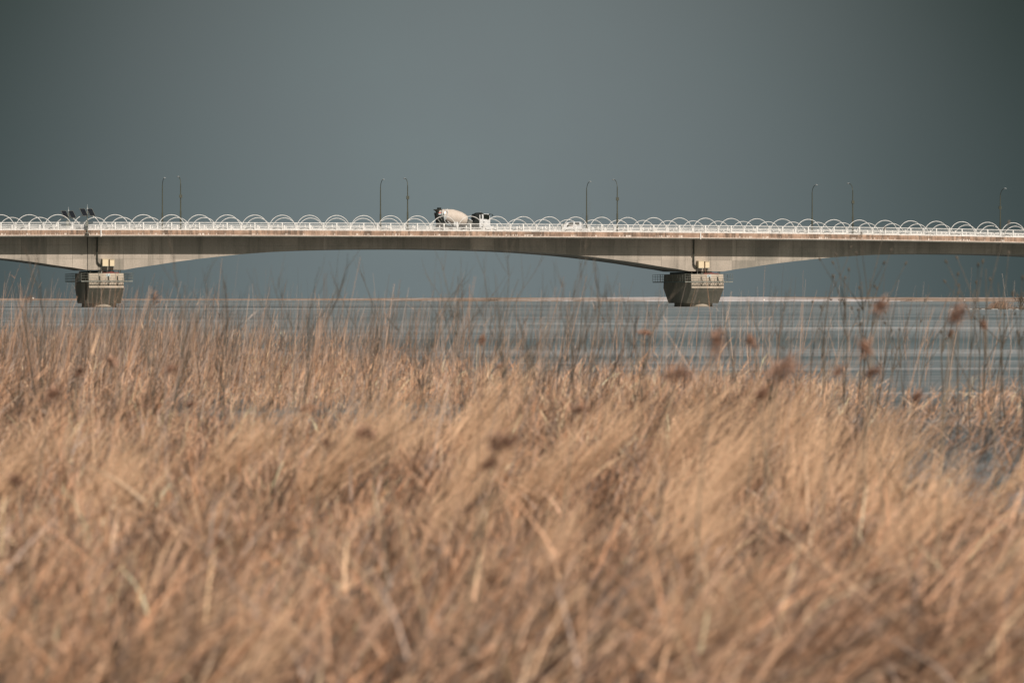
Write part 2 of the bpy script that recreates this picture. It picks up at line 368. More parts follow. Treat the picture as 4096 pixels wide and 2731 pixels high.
# parapet railings with a hoop over every bay
near = [114.8,232.6,348,463,575.5,685.2,796.2,907.1,1018.9,1128.5,1236.5,1346.7,1454.6,1562.2,1668.9,1777,1884.9,1988.7,2092,2197.7,2303.6,2407.7,2511,2614.3,2716.5,2821,2922.4,3026.5,3131,3232.9,3335.1,3438.5,3540,3643,3745,3848.5,3949,4053]
farr = [47.8,158.8,270,382.7,491.8,601,709.4,817.9,923.7,1029.6,1137,1242.9,1346.7,1449.5,1554,1658.7,1762,1863,1965.7,2067,2170.9,2274.2,2375,2473.2,2572,2670.5,2772,2871.5,2969,3068.6,3172.5,3272,3371.5,3471,3570.5,3670.5,3766,3863.8,3962.5,4061]
def railing(pxs, n, label):
    k = np.arange(len(pxs)); sc_ = np.array([S(p, n) for p in pxs]); pf = np.polyfit(k, sc_, 5)
    cs = [float(np.polyval(pf, q)) for q in k]
    p0 = cs[1]-cs[0]; p1 = cs[-1]-cs[-2]
    cs = [cs[0]-4*4., cs[0]-3*4., cs[0]-2*4., cs[0]-4.] + cs + [cs[-1]+4., cs[-1]+8., cs[-1]+12.]
    J = [cs[0]-2] + [(a+b)/2 for a, b in zip(cs, cs[1:])] + [cs[-1]+2]
    root = thing('bridge_railing', W3(J[0], n), TH, label, 'railing', 'white hooped railings along the bridge parapets')
    o = J[0]; sgn = 1
    def ln(name, z0, z1, w):
        mb = MB(); mb.loft([[(s-o, -w, ref(s)+z0), (s-o, w, ref(s)+z0), (s-o, w, ref(s)+z1), (s-o, -w, ref(s)+z1)] for s in J]); mb.build(name, M['white'], root)
    ln('top_rail', 1.05, 1.13, .05); ln('middle_rail', .50, .55, .03); ln('bottom_rail', .0, .11, .07)
    for i in range(len(J)-1):
        a, b = J[i], J[i+1]; c = (a+b)/2; hw = (b-a)/2
        mb = MB(); q = 30                              # infill of this bay: upright bars and arcs round each post foot
        for j in range(1, q):
            s = a + (b-a)*j/q
            if abs(s-c) < .1: continue
            mb.box(s-o-.009, s-o+.009, -.010, .010, ref(s)+.1, ref(s)+1.06)
        for cc, lo, hi in ((a, 0, PI/2), (c, 0, PI), (b, PI/2, PI)):
            for r in (.34, .60, .86):
                zz = min(1., .40/r*1.1) if r > .44 else 1.
                pts = [(cc-o+r*math.cos(lo+(hi-lo)*w/7), -.03, ref(cc)+.08+min(r, .46)*math.sin(lo+(hi-lo)*w/7)) for w in range(8)]
                mb.tube(pts, .014, 4, False)
        mb.build('balustrade_panel', M['white'], root)
        mb = MB(); mb.tube([(c-o-(hw-.05)*math.cos(PI*w/24), -.07, ref(c)+.12+2.06*math.sin(PI*w/24)) for w in range(25)], .043, 8); mb.build('hoop', M['white'], root, True)
        mb = MB(); mb.box(c-o-.08, c-o+.08, -.1, .06, ref(c)-.002, ref(c)+1.05); mb.build('post', M['white'], root)
        mb = MB(); mb.box(a-o-.05, a-o+.05, -.1, .06, ref(a)-.002, ref(a)+1.05); mb.build('post', M['white'], root)
    return J
JN = railing(near, .16, 'white hooped metal railing on the nearer parapet, in front of the vehicles')
JF = railing(farr, W-.16, 'white hooped metal railing on the farther parapet, seen behind the vehicles')
def guard(n, face, label):
    a, b = -100., 112.; root = thing('road_guardrail', W3(a, n), TH, label, 'guardrail', 'white road guardrails beside the kerbs')
    sl = [a + k*2. for k in range(107)]
    for z0, z1 in ((.20, .34), (.50, .58)):
        mb = MB(); mb.loft([[(s-a, -.06, ref(s)+z0), (s-a, .06, ref(s)+z0), (s-a, .06, ref(s)+z1), (s-a, -.06, ref(s)+z1)] for s in sl]); mb.build('beam', M['white'], root)
    for k in range(0, 107, 2):
        s = sl[k]; MB().box(s-a-.07, s-a+.07, .062, .2, ref(s)+.06, ref(s)+.9).build('post', M['white'], root)
guard(2.3, -1, 'white beam guardrail between the near footway and the traffic')
guard(W-2.35, 1, 'white beam guardrail beyond the traffic, before the far footway')

# ------------------------------------------------------------------ piers
def pier(sc0, num, label):
    r = thing('bridge_pier', W3(sc0, W/2), TH, label, 'bridge pier', 'concrete bridge piers standing in the ice')
    hw = 2.5; N = [(4.87, 2.55), (2.78, 2.25), (.535, 5.0)]        # level, lateral start of the front face
    mb = MB(); c = W/2
    mb.loft([[(-hw, n-c, z), (hw, n-c, z), (hw, c-n, z), (-hw, c-n, z)] for z, n in N]); mb.build('pier_cap', M['pier'], r)
    mb = MB(); rad = 2.15; L = c - 5.05 - rad; ring = []
    for k in range(33): a = PI + PI*k/32; ring.append((rad*math.cos(a), -L + rad*math.sin(a)))
    for k in range(33): a = PI*k/32; ring.append((rad*math.cos(a), L + rad*math.sin(a)))
    mb.loft([[(x, y, z) for x, y in ring] for z in (-.6, .53)]); mb.build('column', M['pier'], r, True)
    mb = MB(); mb.loft([[(x*1.012, y*1.003, z) for x, y in ring] for z in (-.1, .13)]); mb.build('waterline_stain', M['stain'], r, True)
    for nn in (3.75-c, 8.2-c, c-8.2, c-3.75):
        mb = MB(); mb.box(-1.1, 1.1, nn-.75, nn+.75, 4.872, 5.06); mb.box(-.85, .85, nn-.6, nn+.6, 5.062, 5.22); mb.build('bearing', M['dark'], r)
    mb = MB(); mb.box(-2.3, 1.5, 5-c, c-5, 4.873, 5.20); mb.build('bearing_block', M['dark'], r)
    mb = MB(); mb.box(-.4, 1.9, 2.9-c, 3.6-c-.6, 4.872, 5.0); mb.lathe((.9, 3.0-c, 4.9), (1, 0, 0), [(-.5, .12), (-.1, .2), (.3, .13)], 10); mb.build('bearing_shoe', M['red'], r)
    for x in (-2.2, 1.9, 2.15):
        MB().tube([(x, 3.2-c, 4.872), (x, 3.2-c, 5.3)], .05, 6).build('restrainer', M['dark'], r)
    # inspection walkway all round
    zo = 3.78; ox = 3.70; o0 = 1.62 - c; o1 = c - .6; i0 = 2.4-c
    mb = MB()
    for (xa, xb, ya, yb) in ((-ox, ox, o0, o0+.07), (-ox, ox, i0-.07, i0), (-ox, ox, o1-.07, o1), (-ox, -ox+.07, o0+.08, o1-.08), (ox-.07, ox, o0+.08, o1-.08), (-2.62, -2.56, i0+.05, -i0), (2.56, 2.62, i0+.05, -i0)):
        mb.box(xa, xb, ya, yb, zo-.14, zo)
    for k in range(11):
        xa = -3.5 + 7*k/11; mb.tube([(xa, o0+.08, zo-.1), (xa+.32, i0-.08, zo-.1), (xa+.62, o0+.08, zo-.1)], .03, 4)
    for k in range(19):
        ya = o0 + .4 + (o1-o0-.8)*k/19
        for sg in (-1, 1): mb.box(min(sg*2.63, sg*3.53), max(sg*2.63, sg*3.53), ya, ya+.06, zo-.1, zo-.03)
    fr = mb.build('walkway', M['galv'], r)
    mb = MB()
    for h in (.36, .72, 1.07):
        mb.tube([(-ox, o0, zo+h), (ox, o0, zo+h)], .022, 6); mb.tube([(-ox, o0, zo+h), (-ox, o1, zo+h)], .022, 6); mb.tube([(ox, o0, zo+h), (ox, o1, zo+h)], .022, 6); mb.tube([(-ox, o1, zo+h), (ox, o1, zo+h)], .022, 6)
    for k in range(7):
        x = -ox + 2*ox*k/6; mb.tube([(x, o0, zo), (x, o0, zo+1.07)], .026, 6); mb.tube([(x, o1, zo), (x, o1, zo+1.07)], .026, 6)
    for k in range(1, 13):
        y = o0 + (o1-o0)*k/13
        for sg in (-1, 1): mb.tube([(sg*ox, y, zo), (sg*ox, y, zo+1.07)], .026, 6)
    mb.build('walkway_railing', M['galv'], r)
    for x in (-.95, .32, 1.6):                        # knee brackets bolted to the cap, front
        mb = MB(); mb.tube([(x, o0+.1, zo-.02), (x-.02, 2.5-c, zo+.62)], .05, 6); mb.box(x-.1, x+.1, 2.42-c, 2.53-c, zo-.9, zo+.66); mb.tube([(x, o0+.1, zo-.16), (x, 2.45-c, zo-.85)], .04, 6); mb.build('bracket', M['dark'], r)
    pl = MB().box(-.02, .58, 2.46-c, 2.50-c, 4.36, 4.75).build('number_plate', M['sign'], r)
    cu = bpy.data.curves.new('pier_number', 'FONT'); cu.body = num; cu.size = .36; cu.extrude = .004; cu.align_x = 'CENTER'; cu.align_y = 'CENTER'
    to = bpy.data.objects.new('tmp', cu); C.objects.link(to); dg = bpy.context.evaluated_depsgraph_get()
    me = bpy.data.meshes.new_from_object(to.evaluated_get(dg)); bpy.data.objects.remove(to)
    me.materials.clear(); me.materials.append(M['signink'])
    lo = bpy.data.objects.new('lettering', me); C.objects.link(lo); lo.parent = pl; lo.location = (.28, 2.452-c, 4.555); lo.rotation_euler = (PI/2, 0, 0)
    return r
pl_ = pier(P1, 'P-4', 'tapered concrete bridge pier with walkway on the left, a dark pipe down its side')
pr_ = pier(P2, 'P-3', 'tapered concrete bridge pier with walkway carrying the right end of the middle span')
mb = MB(); mb.tube([(-2.66, -5.2, 5.0), (-2.66, -5.2, .1)], .11, 8); 
for z_ in (1.2, 2.8, 4.3): mb.box(-2.78, -2.505, -5.34, -5.06, z_, z_+.06)
mb.build('down_pipe', M['dark'], pl_)

# things fixed to the bridge
def at_bridge(name, s, n, label, cat, group=None): return thing(name, W3(s, n), TH, label, cat, group)
GB = 'cream utility boxes on the girder above the piers'
for (px0, px1, y0, y1, dep, pxw, lab) in ((410.4, 433.9, 1034.7, 1064, 1.1, 0, 'taller of the two cream utility boxes above the left pier, nearer its black conduit'), (439.7, 457.6, 1037.7, 1064, .9, 0, 'smaller cream utility box above the left pier, right of its taller twin'),
        (2794.7, 2816.4, 1043, 1071.8, 1.1, 0, 'taller of the two cream utility boxes above the right pier, touching the conduit'), (2821.4, 2838.1, 1045.4, 1071.4, .9, 0, 'smaller cream utility box above the right pier, right of its taller twin')):
    n0 = WB - dep; a, b = S(px0, n0), S(px1, n0); zt, zb = Z(px0, y0, n0), Z(px0, y1, n0)
    r = at_bridge('utility_box', a, n0, lab, 'utility box', GB)
    MB().box(0, b-a, 0, dep-.004, zb, zt-.06).build('cabinet', M['cream'], r, bevel=.012)
    MB().box(-.05, b-a+.05, -.06, dep-.004, zt-.058, zt).build('lid', M['cream'], r, bevel=.01)
    MB().box(-.03, b-a+.03, -.02, dep-.004, zb-.07, zb-.003).build('shelf', M['galv'], r)
def conduit(px, yend, px2, lab):
    s = S(px, 2.7); zt = ref(s)-.96; zb = Z(px, yend, 2.7); s2 = S(px2, 2.7) - s
    r = at_bridge('conduit_pipe', s, 2.72, lab, 'pipe', 'black conduits down the girder')
    mb = MB(); R_ = .55
    pts = [(0, .0, zt), (0, 0, zb+R_)] + [(R_-R_*math.cos(a), 0, zb+R_-R_*math.sin(a)) for a in (PI/8, PI/4, 3*PI/8, PI/2)] + [(max(s2, R_+.1), 0, zb)]
    mb.tube(pts, .115, 10); mb.tube([(p[0]+.0 if i < 2 else p[0], p[1]-.12, p[2]) for i, p in enumerate(pts)], .05, 6); mb.build('pipe', M['dark'], r, True)
    mb = MB()
    for k in range(4): zz = zb + .9 + (zt-zb-1.2)*k/3; mb.box(-.17, .17, .1, .275, zz, zz+.07)
    mb.build('clamp', M['galv'], r)
conduit(389, 1058.5, 407, 'black conduit running down the girder above the left pier')
conduit(2775, 1068.5, 2793, 'black conduit running down the girder above the right pier')
for px, y0, y1, lab in ((406, 1063, 1093, 'short pale riser pipe between the girder and the left pier'), (2789.7, 1068, 1095, 'short pale riser pipe between the girder and the right pier')):
    s = S(px, 2.8); r = MB().tube([(0, 0, Z(px, y1, 2.8)-.02), (0, 0, Z(px, y0, 2.8))], .06, 8).build('riser_pipe', M['kerb']); r.location = W3(s, 2.78); r.rotation_euler = (0, 0, TH); tag(r, lab, 'pipe', 'pale risers at the piers')
for px, lab in ((404, 'white drainpipe strapped over the stained parapet above the left pier'), (2802, 'white drainpipe strapped over the stained parapet above the right pier')):
    s = S(px, -.1); r = MB().box(-.07, .07, -.2, -.055, ref(s)-.93, ref(s)+.02).build('drain_spout', M['white'], bevel=.01); r.location = W3(s, 0); r.rotation_euler = (0, 0, TH); tag(r, lab, 'drainpipe', 'white drainpipes over the parapet')
s = S(349.6, WB-.05); o = MB().tube([(0, 0, ref(s)-.96), (0.03, 0, ref(s)-3), (0, 0, 5.3), (-.02, 0, 4.9)], .035, 6).build('hanging_cable', M['black']); o.location = W3(s, WB-.06); o.rotation_euler = (0, 0, TH)
tag(o, 'thin black cable hanging down the girder below the solar mast, left of the conduit', 'cable')

# solar masts
def solar(px, n, ytop, ypan, label, far_):
    s = S(px, n); k = yof(s, n)/F; zb = ref(s) + (-.45 if not far_ else -.03); r = thing('solar_mast', W3(s, n), 0., label, 'solar mast', 'solar masts on the bridge parapets')
    zt = Z(px, ytop, n); zp = Z(px, ypan, n)
    MB().tube([(0, 0, zb), (0, 0, zp+.25)], .075, 10).build('mast', M['galv'], r, True)
    mb = MB(); mb.tube([(0, 0, zp+.25), (0, 0, zt)], .025, 6); mb.lathe((0, 0, zp+.45), (0, 0, 1), [(0, .06), (.02, .12), (.1, .12), (.16, .05), (.22, .1), (.3, .04)], 10); mb.build('weather_sensor', M['lamp'], r)
    mb = MB(); mb.box(-.24 if not far_ else -.3, .14, -.28, -.085, zp-1.95, zp-1.25 if not far_ else zp-.9); mb.build('control_box', M['galv'], r, bevel=.01)
    MB().tube([(-.8, .05, zp-.05), (.75, .05, zp-.05)], .035, 6).build('cross_arm', M['galv'], r)
    if not far_: MB().box(-.3, .3, -.1, .3, zb-.03, zb+.05).build('foot_bracket', M['galv'], r)
    for sg in (-1, 1):
        mb = MB(); mb.box(-.38, .38, -.78, .78, .0, .04)
        p = mb.build('solar_panel', M['panel'], r); p.location = (sg*.52 - .0, -.05, zp)
        p.rotation_euler = (math.radians(40), 0, math.radians(29))
        mb = MB()
        for a, b, c_, d in ((-.42, .42, .782, .82), (-.42, .42, -.82, -.782), (-.42, -.382, -.78, .78), (.382, .42, -.78, .78)): mb.box(a, b, c_, d, -.01, .055)
        mb.build('panel_frame', M['galv'], p)
solar(349.5, -.42, 818, 850, 'larger looking solar mast with two dark panels fixed outside the near parapet', False)
solar(274, W-1.0, 828, 858, 'solar mast with two dark panels and grey box on the far footway', True)

# street lamps
def lamp(px, n, tip_px, tip_y, label):
    s = S(px, n); zt = Z(tip_px, tip_y, n); zb = ref(s)-.03; L = zt - zb; out = 1 if n < 9 else -1
    r = thing('street_lamp', W3(s, n), TH, label, 'street lamp', 'tall dark street lamps along the bridge')
    mb = MB(); mb.tube([(0, 0, zb), (0, 0, zb+L*.36), (0, 0, zb+L*.36+.01), (0, 0, zb+L*.86)], [.14, .125, .095, .065], 10)
    mb.lathe((0, 0, zb), (0, 0, 1), [(0, .2), (.05, .2), (.07, .14)], 10)
    mb.build('pole', M['pole'], r)
    reach = 1.75
    pts = [(0, 0, zb+L*.80)] + [(0, out*reach*(1-math.cos(a)), zb+L*.84+(L*.155)*math.sin(a)) for a in [k*PI/2/8 for k in range(9)]]
    dx = (tip_px - px)
    MB().tube([(p[0], p[1], p[2]) for p in pts], [.06]*2+[.045]*8, 8).build('arm', M['pole'], r, True)
    mb = MB(); y0 = out*reach; zz = zb+L*.995
    mb.loft([[(w_*math.cos(a), y0+out*q, zz+hh*math.sin(a)+dz) for a in [2*PI*k/10 for k in range(10)]] for q, w_, hh, dz in ((-.12, .05, .05, 0), (.05, .13, .09, .02), (.35, .17, .1, .02), (.62, .12, .06, 0), (.72, .03, .02, -.01))])
    mb.build('lamp_head', M['lamp'], r, True)
    if n < 9 or px > 3900: MB().box(-.2, .2, -.1*out-.09, -.1*out+.09, zb+L*.6, zb+L*.66).build('bracket', M['pole'], r)
NL, FL = 2.0, W-2.0
for px, n, tx, ty, lab in ((649.5, FL, 657, 713, 'far side street lamp, left one of the leftmost lamp pair'), (722.5, NL, 713, 705, 'near side street lamp, right one of the leftmost lamp pair'),
        (1522, FL, 1526, 719.5, 'far side street lamp left of the mixer truck'), (1630.5, NL, 1624, 711.5, 'near side street lamp just left of the mixer truck'),
        (2346.5, FL, 2361, 728, 'far side street lamp right behind the white pickup'), (2469, NL, 2452, 717, 'near side street lamp standing right of the white pickup'),
        (3248.5, FL, 3264, 741, 'far side street lamp, left one of the pair beyond the right pier'), (3411, NL, 3395, 732, 'near side street lamp, right one of the pair beyond the right pier'),
        (4001, FL, 4020, 755, 'lone street lamp nearest the right edge')):
    lamp(px, n, tx, ty, lab)

# ------------------------------------------------------------------ mixer truck (x forward along +s)
n_t = 3.9; s_t = S(1720, n_t)
zr = ref(S(1850, n_t)) - .17
tr = thing('concrete_mixer_truck', W3(s_t, n_t, zr), TH, 'white cabbed concrete mixer truck with dusty beige drum heading right over the bridge', 'mixer truck')
X = lambda a: a/220.; Zc = lambda b: (1110-b)/228.
mb = MB(); a15 = math.radians(15); ax = (-math.cos(a15), 0, math.sin(a15))
mb.lathe((5.72, 1.25, 1.76), ax, [(-.03, .35), (0, .76), (.45, .95), (.97, 1.09), (1.6, 1.135), (2.33, 1.13), (3.2, .92), (4.05, .68), (4.35, .6)], 40)
dr = mb.build('drum', M['drum'], tr, True)
mb = MB(); o_ = Vector((5.72, 1.25, 1.76)) + Vector(ax)*3.55
mb.lathe(o_, ax, [(-.06, .80), (-.06, .90), (.06, .88), (.06, .76)], 40, False); mb.build('drum_ring', M['lamp'], dr, True)
MB().tube([(X(590), .35, Zc(315)), (X(600), .1, Zc(400)), (X(575), .1, Zc(520)), (X(530), .2, Zc(670))], .045, 6).build('water_pipe', M['cab'], tr)
MB().box(1.2, 9.0, .85, 1.65, .75, 1.05).build('chassis', M['black'], tr)
for sg in (-1, 1): MB().box(5.2, 6.3, 1.25+sg*.95-.25, 1.25+sg*.95+.25, .55, 1.05).build('fuel_tank', M['grime'], tr)
mb = MB(); mb.lathe((X(330), 1.25, Zc(452)), (0, 0, 1), [(0, .22), (.25, .38), (.52, .70), (.56, .73), (.56, .66)], 20, False); mb.build('hopper', M['grime'], tr, True)
MB().lathe((X(366), 1.25, Zc(322)), (0, 0, 1), [(0, .27), (.03, .31), (.2, .31), (.25, .27)], 18).build('hopper_cap', M['black'], tr, True)
mb = MB(); mb.prism([(X(235), Zc(435)), (X(400), Zc(455)), (X(470), Zc(560)), (X(540), Zc(700)), (X(560), Zc(900)), (X(330), Zc(900)), (X(275), Zc(650))], .45, 2.05)
mb.build('rear_frame', M['black'], tr)
mb = MB(); mb.prism([(X(245), Zc(640)), (X(262), Zc(620)), (X(400), Zc(820)), (X(380), Zc(840))], .2, .4); mb.tube([(X(350), .3, Zc(590)), (X(400), .3, Zc(680))], .05, 6); mb.tube([(X(420), .4, Zc(330)), (X(370), .4, Zc(430))], .035, 6); mb.tube([(X(450), .4, Zc(320)), (X(400), .4, Zc(440))], .035, 6); mb.build('chute', M['grime'], tr)
mb = MB(); mb.box(X(300), X(395), .3, .42, Zc(510), Zc(460)); mb.build('rear_lamp_panel', M['lamp'], tr)
MB().box(X(305), X(380), .3, .42, Zc(458), Zc(432)).build('rear_lamp', M['pinklamp'], tr)
mb = MB(); mb.tube([(X(470), .35, Zc(440)), (X(500), .3, Zc(560)), (X(500), .3, Zc(720))], .09, 6); mb.box(X(470), X(530), .25, .5, Zc(640), Zc(560)); mb.tube([(X(500), .3, Zc(720)), (X(560), .3, Zc(790))], .06, 6); mb.box(X(410), X(450), .3, .5, Zc(520), Zc(455)); mb.build('hydraulic_ram', M['lamp'], tr)
mb = MB(); mb.tube([(X(590), .25, Zc(720)), (X(690), .25, Zc(800))], .05, 6); mb.tube([(X(440), .25, Zc(330)), (X(410), .25, Zc(440))], .05, 6); mb.build('support_strut', M['cab'], tr)
mb = MB(); mb.box(X(1265), X(1330), .7, 1.8, Zc(900), Zc(680)); mb.prism([(X(1290), Zc(800)), (X(1300), Zc(665)), (X(1330), Zc(650)), (X(1440), Zc(710)), (X(1450), Zc(800))], .6, 1.9); mb.build('hydraulic_pump', M['grime'], tr)
MB().prism([(X(1310), Zc(650)), (X(1330), Zc(640)), (X(1440), Zc(705)), (X(1440), Zc(722))], .55, 1.95).build('pump_cover', M['cab'], tr)
for xa in (800, 880): MB().box(X(xa), X(xa+60), .15, .5, Zc(900), Zc(745)).build('fender_bracket', M['cab'], tr)
MB().prism([(X(1440), Zc(1000)), (X(1440), Zc(735)), (X(1490), Zc(700)), (X(1490), Zc(520)), (X(1530), Zc(465)), (X(1575), Zc(460)), (X(1630), Zc(425)), (X(1720), Zc(425)), (X(1790), Zc(468)), (X(1655), Zc(500)), (X(1635), Zc(1000))], .1, 2.4).build('air_intake_stack', M['black'], tr, bevel=.03)
cab = MB().prism([(X(1640), Zc(930)), (X(1640), Zc(505)), (X(1760), Zc(490)), (X(1790), Zc(468)), (X(1955), Zc(474)), (X(1985), Zc(560)), (X(2000), Zc(640)), (X(2003), Zc(930))], 0., 2.5).build('cab', M['cab'], tr, bevel=.04)
MB().prism([(X(1668), Zc(637)), (X(1668), Zc(500)), (X(1722), Zc(500)), (X(1722), Zc(640))], -.012, .3).build('window', M['glass'], cab)
MB().prism([(X(1775), Zc(645)), (X(1778), Zc(492)), (X(1958), Zc(495)), (X(1972), Zc(560)), (X(1972), Zc(670)), (X(1935), Zc(690)), (X(1895), Zc(655))], -.012, .3).build('window', M['glass'], cab)
MB().prism([(X(1961), Zc(500)), (X(1976), Zc(540)), (X(2001), Zc(632)), (X(2012), Zc(632)), (X(1985), Zc(540)), (X(1970), Zc(500))], .25, 2.25).build('windscreen', M['glass'], cab)
MB().box(X(1765), X(1806), -.02, .01, Zc(760), Zc(738)).build('door_handle', M['black'], cab)
MB().box(X(1755), X(1760), -.006, .01, Zc(920), Zc(500)).build('door_seam', M['grime'], cab)
MB().box(X(1915), X(1975), -.008, .01, Zc(762), Zc(758)).build('badge_strip', M['grime'], cab)
MB().box(X(1770), X(1900), -.05, .6, Zc(520), Zc(482)).build('sun_visor', M['black'], cab)
mb = MB(); mb.tube([(X(1985), .1, Zc(480)), (X(2030), .0, Zc(478)), (X(2070), -.1, Zc(500))], .03, 6); mb.box(X(2050), X(2085), -.2, .1, Zc(540), Zc(505)); mb.box(X(1960), X(2000), -.05, .4, Zc(505), Zc(470)); mb.build('mirror', M['black'], tr)
MB().tube([(X(1745), .6, Zc(432)), (X(1675), .6, Zc(378))], .015, 5).build('antenna', M['lamp'], tr)
MB().box(X(1850), X(2030), .0, 2.5, Zc(1040), Zc(860)).build('bumper', M['cab'], tr, bevel=.04)
mb = MB(); mb.tube([(X(2005), .1, Zc(735)), (X(2025), .05, Zc(760)), (X(2025), .05, Zc(880))], .03, 6); mb.build('grab_handle', M['black'], tr)
for xw in (2.45, 3.75, 8.0):
    for yy in (.0, 2.18):
        w = MB().lathe((xw, yy, .51), (0, 1, 0), [(0, .36), (0, .47), (.04, .51), (.28, .51), (.32, .47), (.32, .36)], 24).build('wheel', M['rubber'], tr, True)
        MB().lathe((xw, yy-.01 if yy < 1 else yy+.3, .51), (0, 1, 0), [(0, .1), (.0, .3), (.03, .33)], 16).build('rim', M['lamp'], w)
for xw in (2.45, 3.75): MB().tube([(xw+.62*math.cos(a), .16, .51+.62*math.sin(a)) for a in [PI*k/10 for k in range(11)]], .04, 4).build('fender', M['black'], tr)

# ------------------------------------------------------------------ pickup (front towards -s)
n_p = 12.3; s_p = S(2250, n_p); zr2 = ref(S(2310, n_p)) - .17
pk = thing('pickup_truck', W3(s_p, n_p, zr2), TH, 'small white double cab pickup with a low bed driving left behind the railing', 'pickup truck')
q = 9.8*F*(CT - .017*ST)/yof(s_p, n_p); qz = 9.8*F/yof(s_p, n_p); zrow = (HOR - (zr2-EYE)*F/yof(s_p, n_p) - 860)*9.8
X = lambda a: (a-294)/q; Zc = lambda b: (zrow-b)/qz
cb = MB().prism([(X(335), Zc(560)), (X(330), Zc(480)), (X(352), Zc(415)), (X(455), Zc(315)), (X(560), Zc(284)), (X(1000), Zc(270)), (X(1030), Zc(280)), (X(1045), Zc(330)), (X(1050), Zc(560))], 0, 1.65).build('cab', M['cab'], pk, bevel=.03)
MB().prism([(X(455), Zc(485)), (X(462), Zc(430)), (X(545), Zc(312)), (X(600), Zc(298)), (X(722), Zc(298)), (X(722), Zc(412)), (X(560), Zc(437))], -.01, .2).build('window', M['glass'], cb)
MB().prism([(X(780), Zc(412)), (X(780), Zc(298)), (X(955), Zc(298)), (X(960), Zc(412))], -.01, .2).build('window', M['glass'], cb)
MB().prism([(X(350), Zc(430)), (X(448), Zc(325)), (X(440), Zc(320)), (X(340), Zc(425))], .1, 1.55).build('windscreen', M['glass'], cb)
MB().box(X(600), X(720), -.008, .01, Zc(452), Zc(440)).build('side_stripe', M['orange'], cb)
MB().box(X(720), X(738), -.02, .01, Zc(500), Zc(487)).build('door_handle', M['black'], cb)
MB().box(X(1060), X(1570), 0, 1.7, Zc(640), Zc(540)).build('bed', M['cab'], pk)
MB().box(X(380), X(1560), .45, 1.2, Zc(700), Zc(645)).build('chassis', M['black'], pk)
mb = MB(); mb.tube([(X(1070), .05, Zc(540)), (X(1070), .05, Zc(300)), (X(1070), 1.6, Zc(300)), (X(1070), 1.6, Zc(540))], .04, 6); mb.build('headboard_frame', M['cab'], pk)
MB().box(X(325), X(350), .1, 1.55, Zc(660), Zc(590)).build('bumper', M['black'], pk)
for yy in (.15, 1.35): MB().box(X(325), X(345), yy-.1, yy+.15, Zc(570), Zc(530)).build('headlight', M['lamp'], pk)
for xa in (520, 1310):
    for yy in (-.02, 1.47):
        w = MB().lathe((X(xa), yy, .32), (0, 1, 0), [(0, .2), (0, .30), (.03, .32), (.17, .32), (.2, .30), (.2, .2)], 20).build('wheel', M['rubber'], pk, True)
        MB().lathe((X(xa), yy-.005 if yy < 1 else yy+.18, .32), (0, 1, 0), [(0, .05), (0, .18), (.03, .2)], 14).build('rim', M['lamp'], w)

# ------------------------------------------------------------------ small things on the far shore
def ground_at(px, py):
    y = F*EYE/(py-HOR); return ((px-2048)/F*y, y)
def shore_pt(px, extra=6):
    wy, ty = shore(px); yw = F*EYE/(wy-HOR) + extra; return ((px-2048)/F*yw, yw)
for px, r_, lab in ((132, .42, 'white float lying on the far shore left of the left pier'), (3055, .36, 'white float washed up on the snowy shore right of the right pier'), (3857, .26, 'small white float on the brown shore near the right edge')):
    x, y = shore_pt(px); mb = MB(); mb.lathe((0, 0, 0), (.3, 0, 1), [(-r_, .05), (-r_*.8, r_*.6), (-r_*.3, r_*.95), (r_*.3, r_*.95), (r_*.8, r_*.6), (r_, .08), (r_*1.15, .07)], 14)
    o = mb.build('buoy', M['float'], None, True); o.location = (x, y, r_*.8+(.55 if px == 132 else .15)); tag(o, lab, 'buoy', 'white floats on the far shore')
def drift(px, wpx, hgt, lab, seed, name='driftwood', cat='driftwood'):
    rnd = random.Random(seed); x, y = shore_pt(px, 3); w_ = wpx*y/F; mb = MB()
    mb.tube([(-w_/2, 0, .15), (0, .2, .22), (w_/2, 0, .12)], [.16, .2, .1], 6)
    for k in range(7):
        a = rnd.uniform(-w_/2, w_/2); ln_ = rnd.uniform(.4, 1.)*hgt; tx = rnd.uniform(-.6, .6)*hgt
        mb.tube([(a, 0, .15), (a+tx*.5, .1, .15+ln_*.6), (a+tx, 0, .15+ln_)], [.09, .06, .03], 5)
    o = mb.build(name, M['wood']); o.location = (x, y, .05); tag(o, lab, cat, 'dark driftwood along the far shoreline')
drift(1975, 42, 1.0, 'tangle of driftwood at the shoreline between the two piers', 1)
drift(2332, 26, .25, 'dark log lying flat on the shoreline just left of the right pier', 2)
drift(3325, 8, 1.0, 'small upright snag on the snowy shore', 3)
drift(3365, 26, 1.1, 'spiky black driftwood root on the snowy shore, right of the small snag', 4)
drift(3640, 32, .7, 'low brown heap of driftwood on the bare sandy shore', 5)
drift(4072, 34, .15, 'long black log lying flat at the right edge of the shore', 6)

